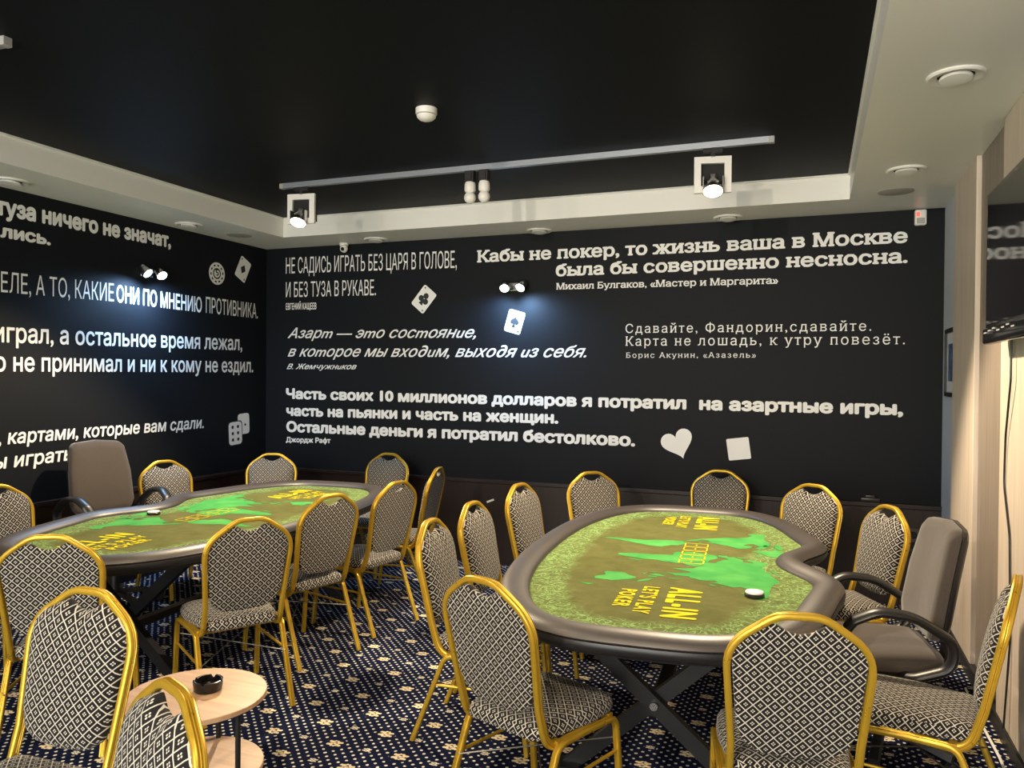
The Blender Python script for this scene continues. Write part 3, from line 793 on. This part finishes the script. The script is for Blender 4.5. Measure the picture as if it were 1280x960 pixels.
# ------------------------------------------------------------------ office chairs
def make_office(lift=0, top=1.01):
    """dealer's chair; lift raises everything on the gas column"""
    root = thing('office_chair', '', 'office chair'); Z = Vector((0, 0, lift))
    lp = fillet([Vector((.205, -.20, 0)), Vector((.240, .06, 0)), Vector((.22, .25, 0)), Vector((-.22, .25, 0)), Vector((-.240, .06, 0)), Vector((-.205, -.20, 0))], [.07, .3, .1, .1, .3, .07], 6, True)
    def stack(nm, rows, m):
        bm = bmesh.new(); rs = [[bm.verts.new((p.x*s, .02+(p.y-.02)*s, z+lift)) for p in lp] for s, z in rows]
        for a, b in zip(rs, rs[1:]):
            for i in range(len(lp)): bm.faces.new((a[i], a[(i+1) % len(lp)], b[(i+1) % len(lp)], b[i]))
        bmesh.ops.remove_doubles(bm, verts=bm.verts[:], dist=1e-5)
        obj(nm, bm, m, root, smooth=True)
    stack('seat', ((0, .415), (.90, .415), (.985, .425), (1, .445), (.99, .468), (.95, .484), (.86, .493), (.6, .498), (.3, .499), (0, .50)), 'office_cloth')
    stack('seat_shell', ((0, .388), (.8, .388), (.94, .396), (.985, .424), (0.5, .424), (0, .424)), 'black_plastic')
    by = lambda z: -.185-(z-.5)*.17 + .016*(1-((z-.68)/.35)**2)
    half = [(0, .53), (.19, .54), (.216, .60), (.210, top-.22), (.185, top-.045), (.155, top-.015), (0, top)]
    loop = fillet([Vector((x, 0, z)) for x, z in half] + [Vector((-x, 0, z)) for x, z in reversed(half[1:-1])], .045, 4, True)
    c0 = Vector((0, 0, .5*(top+.53)))
    def skin(nm, rows, m):
        bm = bmesh.new(); rs = []
        for s, o_ in rows:
            r_ = []
            for p in loop:
                q_ = c0+(p-c0)*s; r_.append(bm.verts.new((q_.x, by(q_.z)+o_ + .40*q_.x*q_.x, q_.z+lift)))
            rs.append(r_)
        for a, b in zip(rs, rs[1:]):
            for i in range(len(loop)): bm.faces.new((a[i], a[(i+1) % len(loop)], b[(i+1) % len(loop)], b[i]))
        bmesh.ops.remove_doubles(bm, verts=bm.verts[:], dist=1e-5)
        return obj(nm, bm, m, root, smooth=True)
    skin('backrest', ((0, -.01), (.9, -.01), (.99, -.005), (1, .01), (.985, .028), (.94, .038), (.8, .044), (.4, .047), (0, .048)), 'office_cloth')
    skin('back_shell', ((0, -.045), (.6, -.044), (.9, -.038), (.985, -.025), (1.0, -.008), (.97, -.004), (.5, -.004), (0, -.004)), 'black_plastic')
    bm = bmesh.new(); sweep(bm, fillet([Vector((0, -.05, .402))+Z, Vector((0, -.255, .402))+Z, Vector((0, by(.66)-.05, .66))+Z], [0, .06, 0], 6), [(-.035, -.008), (.035, -.008), (.035, .008), (-.035, .008)], lambda p, t: Vector((0, -t.z, t.y)))
    obj('back_bracket', bm, 'black_plastic', root, smooth=True)
    for s in (1, -1):   # looped arms
        path = fillet([(.15*s, .0, .405), (.265*s, -.05, .415), (.285*s, -.185, .47), (.29*s, -.195, .575), (.295*s, -.04, .672), (.29*s, .09, .680), (.275*s, .175, .635), (.262*s, .195, .60)], [0, .05, .08, .09, .2, .12, .04, 0], 6)
        bm = bmesh.new(); rings = []
        for i, p in enumerate(path):
            t = (path[min(i+1, len(path)-1)]-path[max(i-1, 0)]).normalized(); sd = Vector((1, 0, 0))-t*t.x
            if sd.length < .4: sd = Vector((0, .6, 1))-t*(Vector((0, .6, 1)).dot(t))
            sd.normalize(); u_ = sd.cross(t)
            k = 1.0 if .60 < p.z and i > len(path)*.35 else .85
            hw, ht = .034*k, .019
            rings.append([bm.verts.new(p+Z+sd*(hw*cos(2*pi*j/12))+u_*(ht*sin(2*pi*j/12))) for j in range(12)])
        for a, b in zip(rings, rings[1:]):
            for j in range(12): bm.faces.new((a[j], a[(j+1) % 12], b[(j+1) % 12], b[j]))
        bm.faces.new(rings[0]); bm.faces.new(rings[-1])
        obj('armrest', bm, 'black_plastic', root, smooth=True)
    bm = bmesh.new(); lathe(bm, [(.0, .09), (.032, .09), (.032, .24), (.02, .25), (.02, .37+lift), (.07, .385+lift), (.07, .395+lift), (0, .395+lift)], 20)
    obj('gas_column', bm, 'black_plastic', root, smooth=True)
    for k in range(5):
        a = 2*pi*k/5+.3; bm = bmesh.new(); d = Vector((cos(a), sin(a), 0))
        sweep(bm, [d*.02+Vector((0, 0, .105)), d*.16+Vector((0, 0, .10)), d*.29+Vector((0, 0, .075))], [(-.022, -.014), (.022, -.014), (.016, .014), (-.016, .014)], (0, 0, 1))
        lg = obj('star_leg', bm, 'black_plastic', root)
        bm = bmesh.new()
        for s in (-.014, .014): lathe(bm, [(0, -.009), (.024, -.009), (.027, -.004), (.027, .004), (.024, .009), (0, .009)], 16, Matrix.Translation(d*.285+Vector((-d.y*s, d.x*s, .027))) @ Matrix.Rotation(a, 4, 'Z') @ Matrix.Rotation(pi/2, 4, 'X'))
        lathe(bm, [(0, .027), (.008, .027), (.008, .07), (0, .07)], 8, Matrix.Translation(d*.285))
        obj('caster', bm, 'black_plastic', lg, smooth=True)
    return root
OG = 'grey-brown office chairs for the dealers'
for lift, top, x, y, hd, lab in ((0, 1.01, .285, 3.70, 190, 'grey-brown office chair with black looped arms by the pale boards'),
                                 (.10, 1.03, -4.44, 4.0, -14, 'grey-brown office chair behind the left table, mainly its tall back showing')):
    of = make_office(lift, top); of.location = (x, y, 0); of.rotation_euler = (0, 0, radians(hd-90)); of['group'] = OG; of['label'] = lab

# ------------------------------------------------------------------ side table and ashtray
sx, sy_ = -1.97, 2.11
st = thing('side_table', 'round two-tier oak side table with black legs among the near chairs', 'side table', (sx, sy_, 0))
for nm, r, z in (('tabletop', .235, .50), ('lower_shelf', .225, .25)):
    bm = bmesh.new(); lathe(bm, [(0, z-.018), (r-.002, z-.018), (r, z-.016), (r, z-.002), (r-.002, z), (0, z)], 64)
    obj(nm, bm, 'oak', st, smooth=True)
for k in range(3):
    a = radians(-9+120*k); bm = bmesh.new(); lathe(bm, [(0, 0), (.009, 0), (.009, .482), (0, .482)], 12, Matrix.Translation((.212*cos(a), .212*sin(a), 0)))
    obj('leg', bm, 'black_metal', st, smooth=True)
ap = at(260, 862, 2, .50)
bm = bmesh.new(); prof = [(0, 0), (.044, 0), (.047, .004), (.050, .030), (.050, .036), (.047, .037), (.042, .036), (.040, .012), (.034, .008), (0, .008)]
lathe(bm, prof, 48)
for v_ in bm.verts:       # four notches for cigarettes
    if v_.co.z > .028:
        a = math.atan2(v_.co.y, v_.co.x)
        if abs(((a+.5) % (pi/2))-pi/4) < .14: v_.co.z -= .010
ash = tag(obj('ashtray', bm, 'ash_glass', smooth=True), 'round black notched ashtray on the oak side table', 'ashtray'); ash.location = (ap.x, ap.y, .50)

# ------------------------------------------------------------------ dealer buttons
def button(px, label, n_):
    p = at(*px, 2, ZT-.03); z = ZT-.0338
    r = thing('dealer_button', label, 'dealer button', (p.x, p.y, z), group='dealer buttons on the tables')
    bm = bmesh.new(); lathe(bm, [(0, 0), (.036, 0), (.039, .003), (.039, .010), (.036, .013), (0, .013)], 32); obj('rim_disc', bm, 'black_plastic', r, smooth=True)
    bm = bmesh.new(); lathe(bm, [(0, .0131), (.034, .0131), (.036, .016), (.034, .0205), (0, .021)], 32); obj('top_disc', bm, 'pink_white', r, smooth=True)
button((192, 642), 'off-white dealer button on the left poker table', 1)
button((943, 744), 'off-white dealer button with black rim on the right poker table', 2)

# ------------------------------------------------------------------ track with its lamps
ty = 4.66; tz = CH2
trk = thing('lighting_track', 'long grey ceiling track carrying two square lamps and two dead bulbs', 'track', (0, 0, 0))
bm = bmesh.new(); box(bm, -3.56, -.25, ty-.018, ty+.018, tz-.035, tz); box(bm, -3.56, -.25, ty-.022, ty-.018, tz-.024, tz-.008)
obj('track_rail', bm, 'grey_track', trk)
for x in (-3.575, -.235):
    obj('end_cap', newbox(x-.016, x+.016, ty-.02, ty+.02, tz-.037, tz, bev=.003), 'grey_plastic', trk)
def square_lamp(x, label, yaw):
    base = tz-.037
    r = thing('track_spotlight', label, 'spotlight', (x, ty+.01, base), yaw, 'lit square spotlights on the track')
    bm = newbox(-.055, .055, -.016, .016, -.022, 0, bev=.003); box(bm, -.012, .012, -.012, .012, -.05, -.02); obj('adapter', bm, 'black_plastic', r)
    # square white plate with a square opening
    z1, z0, h, o_ = -.045, -.255, .105, .066
    bm = bmesh.new(); zc = (z0+z1)/2
    box(bm, -h, h, -.012, .012, zc+o_, z1); box(bm, -h, h, -.012, .012, z0, zc-o_); box(bm, -h, -o_, -.012, .012, zc-o_, zc+o_); box(bm, o_, h, -.012, .012, zc-o_, zc+o_)
    obj('square_plate', bm, 'white_plastic', r)
    bm = bmesh.new(); box(bm, -o_-.003, o_+.003, .02, .085, zc-o_-.003, zc+o_+.003); box(bm, o_-.002, o_+.03, .0121, .05, z0+.02, z1-.02); obj('housing', bm, 'shell', r)
    bm = bmesh.new()
    for s in (1, -1): box(bm, s*.055-.003, s*.055+.003, -.06, .02, zc-.09, zc-.02)
    obj('gimbal', bm, 'steel', r)
    # lamp head tilted down towards the room
    mt = Matrix.Translation((0, -.045, zc-.095)) @ Matrix.Rotation(radians(-28), 4, 'X')
    bm = bmesh.new(); lathe(bm, [(0, .10), (.022, .10), (.026, .07), (.05, .03), (.058, .0), (.060, -.014), (.054, -.014), (.052, .0), (0, .004)], 28, mt, cap=False); obj('lamp_head', bm, 'steel', r, smooth=True)
    bm = bmesh.new(); lathe(bm, [(0, -.014), (.050, -.011), (.0515, -.004), (0, -.003)], 28, mt); obj('lamp_glass', bm, 'lamp_warm', r, smooth=True)
    wp = Matrix.Translation((x, ty+.01, base)) @ Matrix.Rotation(yaw, 4, 'Z') @ mt
    p = wp @ Vector((0, 0, -.035)); q_ = wp @ Vector((0, 0, -1))
    spot('track_spot_light', p, q_, 420, WARM, 126, .35, .04)
square_lamp(-3.42, 'lit square white track spotlight at the left end of the track', radians(8))
square_lamp(-.56, 'lit square white track spotlight at the right end of the track', radians(10))
def dead_bulb(x, y, label):
    base = tz-.035
    r = thing('track_lampholder', label, 'lamp', (x, y, base), 0, 'unlit bulbs in black holders on the track')
    bm = newbox(-.032, .032, -.024, .024, -.075, 0, bev=.004); box(bm, -.020, .020, -.034, -.023, -.06, -.015); obj('holder', bm, 'black_plastic', r)
    bm = bmesh.new(); lathe(bm, [(0, -.07), (.030, -.072), (.036, -.085), (.037, -.125), (.030, -.138), (.0, -.138)], 24); obj('cup', bm, 'white_plastic', r, smooth=True)
    bm = bmesh.new(); lathe(bm, [(0, -.130), (.022, -.134)] + [(.039*sin(a), -.172+.039*cos(a)) for a in [.62+i*(pi-.62)/12 for i in range(12)]] + [(0, -.211)], 24); obj('bulb', bm, 'white_plastic', r, smooth=True)
dead_bulb(-2.10, ty, 'unlit white bulb in a black holder, left of the pair in mid-track')
dead_bulb(-2.00, ty, 'unlit white bulb in a black holder, right of the pair in mid-track')
# end of the second track, most of it out of the picture
tr2 = thing('lighting_track', 'short end of a second ceiling track at the left picture edge', 'track', (0, 0, 0))
p5 = at(10, 52, 2, CH2-.02)
obj('track_rail', newbox(p5.x-1.9, p5.x-.03, p5.y-.018, p5.y+.018, CH2-.035, CH2), 'grey_track', tr2)
obj('end_cap', newbox(p5.x-.03, p5.x, p5.y-.02, p5.y+.02, CH2-.038, CH2, bev=.003), 'grey_plastic', tr2)

# ------------------------------------------------------------------ twin wall lamps
def wall_lamp(axis, px, label, first_yaw, e):
    c = at(*px, axis, D if axis == 1 else L)
    rz = 0 if axis == 1 else radians(90)
    r = thing('twin_wall_lamp', label, 'wall lamp', c, rz, 'twin chrome wall lamps')
    bm = newbox(-.06, .06, -.028, 0, -.035, .035, bev=.006); obj('back_plate', bm, 'chrome', r)
    for s in (-1, 1):
        mt = Matrix.Translation((s*.075, -.085, 0)) @ Matrix.Rotation(radians(s*14), 4, 'Y') @ Matrix.Rotation(radians(-48), 4, 'X')
        bm = bmesh.new(); sweep(bm, [(s*.04, -.02, .005), (s*.07, -.08, .03)], circ(.007, 8), (0, 0, 1)); lathe(bm, [(0, .055), (.026, .055), (.036, .04), (.040, -.03), (.037, -.03), (.036, -.02)], 24, mt, cap=False)
        hd = obj('lamp_head', bm, 'chrome', r, smooth=True)
        bm = bmesh.new(); lathe(bm, [(0, -.024), (.0355, -.020), (.0355, -.014), (0, -.014)], 24, mt); obj('lamp_glass', bm, 'lamp_cool', hd, smooth=True)
        W = Matrix.Translation(c) @ Matrix.Rotation(rz, 4, 'Z')
        a = W @ (mt @ Vector((0, 0, -.05)) + Vector((0, -.05, -.03))); b = W @ Vector((s*.25, -.02, -.7))
        spot('wall_lamp_light', a, b, e*(1.3 if s == first_yaw else .8), COOL, 150, 1.0, .03)
wall_lamp(1, (646, 359), 'twin chrome wall lamp glowing on the back wall', 1, 46)
wall_lamp(0, (181, 341), 'twin chrome wall lamp glowing on the left wall', -1, 50)

# ------------------------------------------------------------------ ceiling fittings
def downlight(px, label):
    p = at(*px, 2, CH)
    r = thing('ceiling_downlight', label, 'downlight', (p.x, p.y, CH), 0, 'unlit round downlights in the cream border')
    bm = bmesh.new(); lathe(bm, [(.066, 0), (.105, 0), (.105, -.006), (.098, -.012), (.074, -.010), (.066, -.002)], 40, cap=False); obj('trim_ring', bm, 'white_plastic', r, smooth=True)
    bm = bmesh.new(); lathe(bm, [(0, -.0005), (.0665, -.0005), (.0665, -.002), (0, -.002)], 32); obj('dark_gap', bm, 'shell', r)
    bm = bmesh.new(); lathe(bm, [(0, -.022), (.03, -.024), (.056, -.020), (.060, -.012), (.054, -.003), (0, -.003)], 32, Matrix.Rotation(radians(-6), 4, 'X')); obj('swivel_lens', bm, 'white_plastic', r, smooth=True)
for px, lab in (((1195, 94), 'large round unlit downlight in the ceiling border above the right wall'), ((1133, 212), 'round unlit downlight above the right wall beside the flat speaker disc'),
                ((910, 271.5), 'round unlit downlight over the back wall right of the right spotlight'), ((674, 288), 'round unlit downlight over the middle of the back wall'),
                ((470, 299), 'round unlit downlight over the back wall nearest the left corner'), ((236, 280.5), 'round unlit downlight over the left wall nearest the corner'),
                ((13, 226), 'round unlit downlight over the left wall at the picture edge')): downlight(px, lab)
def speaker(px, label):
    p = at(*px, 2, CH); bm = bmesh.new(); lathe(bm, [(0, -.004), (.10, -.004), (.106, -.002), (.106, 0), (0, 0)], 40)
    o = tag(obj('ceiling_speaker', bm, 'grey_disc', smooth=True), label, 'ceiling speaker', 'flat round speaker grilles'); o.location = (p.x, p.y, CH)
M['grey_disc'] = mat('grey_grille', (.40, .39, .36), .7)
speaker((1120, 239.5), 'flat grey round grille in the ceiling border near the right wall')
speaker((299, 294), 'flat grey round grille in the ceiling border at the left corner')
p = at(533, 136, 2, CH2)
r = thing('smoke_detector', 'white round smoke detector on the black ceiling', 'smoke detector', (p.x, p.y, CH2))
bm = bmesh.new(); lathe(bm, [(0, -.030), (.052, -.030), (.055, -.026), (.055, 0), (0, 0)], 40); obj('base', bm, 'white_plastic', r, smooth=True)
bm = bmesh.new(); lathe(bm, [(0, -.036), (.047, -.036), (.047, -.030), (0, -.030)], 40); obj('vent_gap', bm, 'grey_plastic', r)
for k in range(8):
    pass
bm = bmesh.new(); lathe(bm, [(0, -.064), (.018, -.063), (.036, -.056), (.048, -.044), (.050, -.036), (0, -.036)], 40); obj('cover', bm, 'white_plastic', r, smooth=True)
p = at(430, 303, 1, D-.06)
r = thing('dome_camera', 'small white dome camera under the ceiling border near the left corner', 'security camera', (p.x, D-.06, CH))
bm = bmesh.new(); lathe(bm, [(0, 0), (.040, 0), (.040, -.022), (.030, -.030), (0, -.030)], 28); obj('mount', bm, 'white_plastic', r, smooth=True)
bm = bmesh.new(); lathe(bm, [(.036*sin(a), -.048-.036*cos(a)) for a in [i*pi/12 for i in range(13)]], 24, cap=False); b_ = obj('ball', bm, 'white_plastic', r, smooth=True)
bm = bmesh.new(); lathe(bm, [(0, 0), (.017, 0), (.015, .006), (0, .008)], 18, Matrix.Translation((.006, -.033, -.056)) @ Matrix.Rotation(radians(100), 4, 'X')); obj('lens', bm, 'gloss_black', b_, smooth=True)
p = at(1150, 273, 1, D)
r = thing('motion_detector', 'small white motion detector with a red light in the top right of the back wall', 'motion detector', (p.x, D, p.z))
bm = newbox(-.038, .038, -.05, 0, -.055, .055, bev=.012, seg=3); obj('case', bm, 'white_plastic', r, smooth=True)
bm = newbox(-.028, -.006, -.0525, -.049, .005, .035, bev=.002); obj('red_light', bm, 'red_led', r)
bm = newbox(-.026, .026, -.054, -.048, -.045, -.005, bev=.003); obj('sensor_window', bm, 'grey_plastic', r)

# ------------------------------------------------------------------ right wall: television, picture, socket, small things
tv = thing('television', 'black flat television hung on the right wall, mirroring the lettering', 'television', (0, 0, 0))
Y1, Y0, Z0, Z1, XF = 4.03, 2.86, 1.77, 2.43, .715
obj('case', newbox(XF, XF+.055, Y0, Y1, Z0, Z1, bev=.012, seg=3), 'gloss_black', tv, smooth=True)
obj('screen', newbox(XF-.0012, XF+.002, Y0+.028, Y1-.028, Z0+.075, Z1-.028), 'tv_screen', tv)
bm = newbox(XF-.012, XF+.03, Y0+.004, Y1-.004, Z0-.012, Z0+.06, bev=.012, seg=3); obj('lower_bezel', bm, 'gloss_black', tv, smooth=True)
bm = bmesh.new()
for k in range(7):
    y = Y1-.03-.085*k; box(bm, XF-.0128, XF-.0118, y-.06, y-.012, Z0+.034+.006*(k % 3), Z0+.040+.006*(k % 3))
obj('silver_strip', bm, 'tape', tv)
obj('wall_bracket', newbox(XF+.05, R-.0125, (Y0+Y1)/2-.2, (Y0+Y1)/2+.2, 1.95, 2.25), 'black_metal', tv)
bm = bmesh.new(); pth = fillet([(R-.03, 3.86, 1.80), (R-.03, 3.86, 1.60), (R-.022, 3.98, 1.36), (R-.018, 4.02, 1.14), (R-.018, 3.90, .93), (R-.018, 3.86, .50), (R-.03, 3.9, .10)], .12, 6)
sweep(bm, pth, circ(.0045, 8), (1, 0, .1)); tag(obj('power_cable', bm, 'black_plastic', smooth=True), 'thin black cable hanging down the pale board below the television', 'cable')
bm = bmesh.new(); pth = fillet([(.752, 4.60, .007), (.742, 4.3, .007), (.752, 3.8, .007), (.735, 3.4, .007), (.74, 2.8, .007)], .3, 6)
sweep(bm, pth, circ(.006, 8), (0, 0, 1)); tag(obj('floor_cable', bm, 'white_plastic', smooth=True), 'pale cable lying on the carpet along the right baseboard', 'cable')
XP = R+.03
pf = thing('framed_picture', 'small black-framed picture on the grey wall strip beside the pale board', 'picture', (0, 0, 0))
ya, yb2, za, zb = 5.50, 5.95, 1.49, 1.935
bm = bmesh.new(); t = .028
box(bm, XP-.022, XP, ya, yb2, za, za+t); box(bm, XP-.022, XP, ya, yb2, zb-t, zb); box(bm, XP-.022, XP, ya, ya+t, za+t, zb-t); box(bm, XP-.022, XP, yb2-t, yb2, za+t, zb-t)
obj('frame', bm, 'black_plastic', pf)
mo = obj('mat_board', newbox(XP-.010, XP-.001, ya+t, yb2-t, za+t, zb-t), 'mat_board', pf)
obj('print', newbox(XP-.0115, XP-.0095, ya+.09, yb2-.09, za+.10, zb-.10), 'art', mo)
p = at(1141, 675, 1, D-.02)
so = thing('wall_socket', 'brown double power socket in the dark panelling behind the office chair', 'socket', (p.x, D-.02, p.z))
M['socket'] = mat('brown_socket_plastic', (.05, .033, .026), .4)
obj('plate', newbox(-.045, .045, -.010, 0, -.082, .082, bev=.004), 'socket', so)
for zc in (-.037, .037):
    bm = bmesh.new(); lathe(bm, [(0, .002), (.019, .002), (.021, .009), (.024, .012), (.024, .0), (0, .0)], 24, Matrix.Translation((0, -.0085, zc)) @ Matrix.Rotation(pi/2, 4, 'X'), cap=False); obj('outlet', bm, 'shell', so, smooth=True)
p = at(613, 626, 1, D-.02)
bm = newbox(-.035, .035, -.002, 0, -.008, .008); o = tag(obj('paper_scrap', bm, 'white_plastic'), 'small pale scrap stuck on the dark panelling between the two tables', 'paper'); o.location = (p.x, D-.0201, p.z); o.rotation_euler = (0, radians(-22), 0)
p = at(1088, 622, 1, D-.02)
bm = newbox(-.065, .065, -.014, .014, 0, .03, bev=.006); box(bm, -.035, .03, -.012, .012, .028, .05, bev=.006)
o = tag(obj('black_gadget', bm, 'black_plastic', smooth=True), 'small black object lying on the ledge of the back wall', 'gadget'); o.location = (p.x, D-.020, TR)
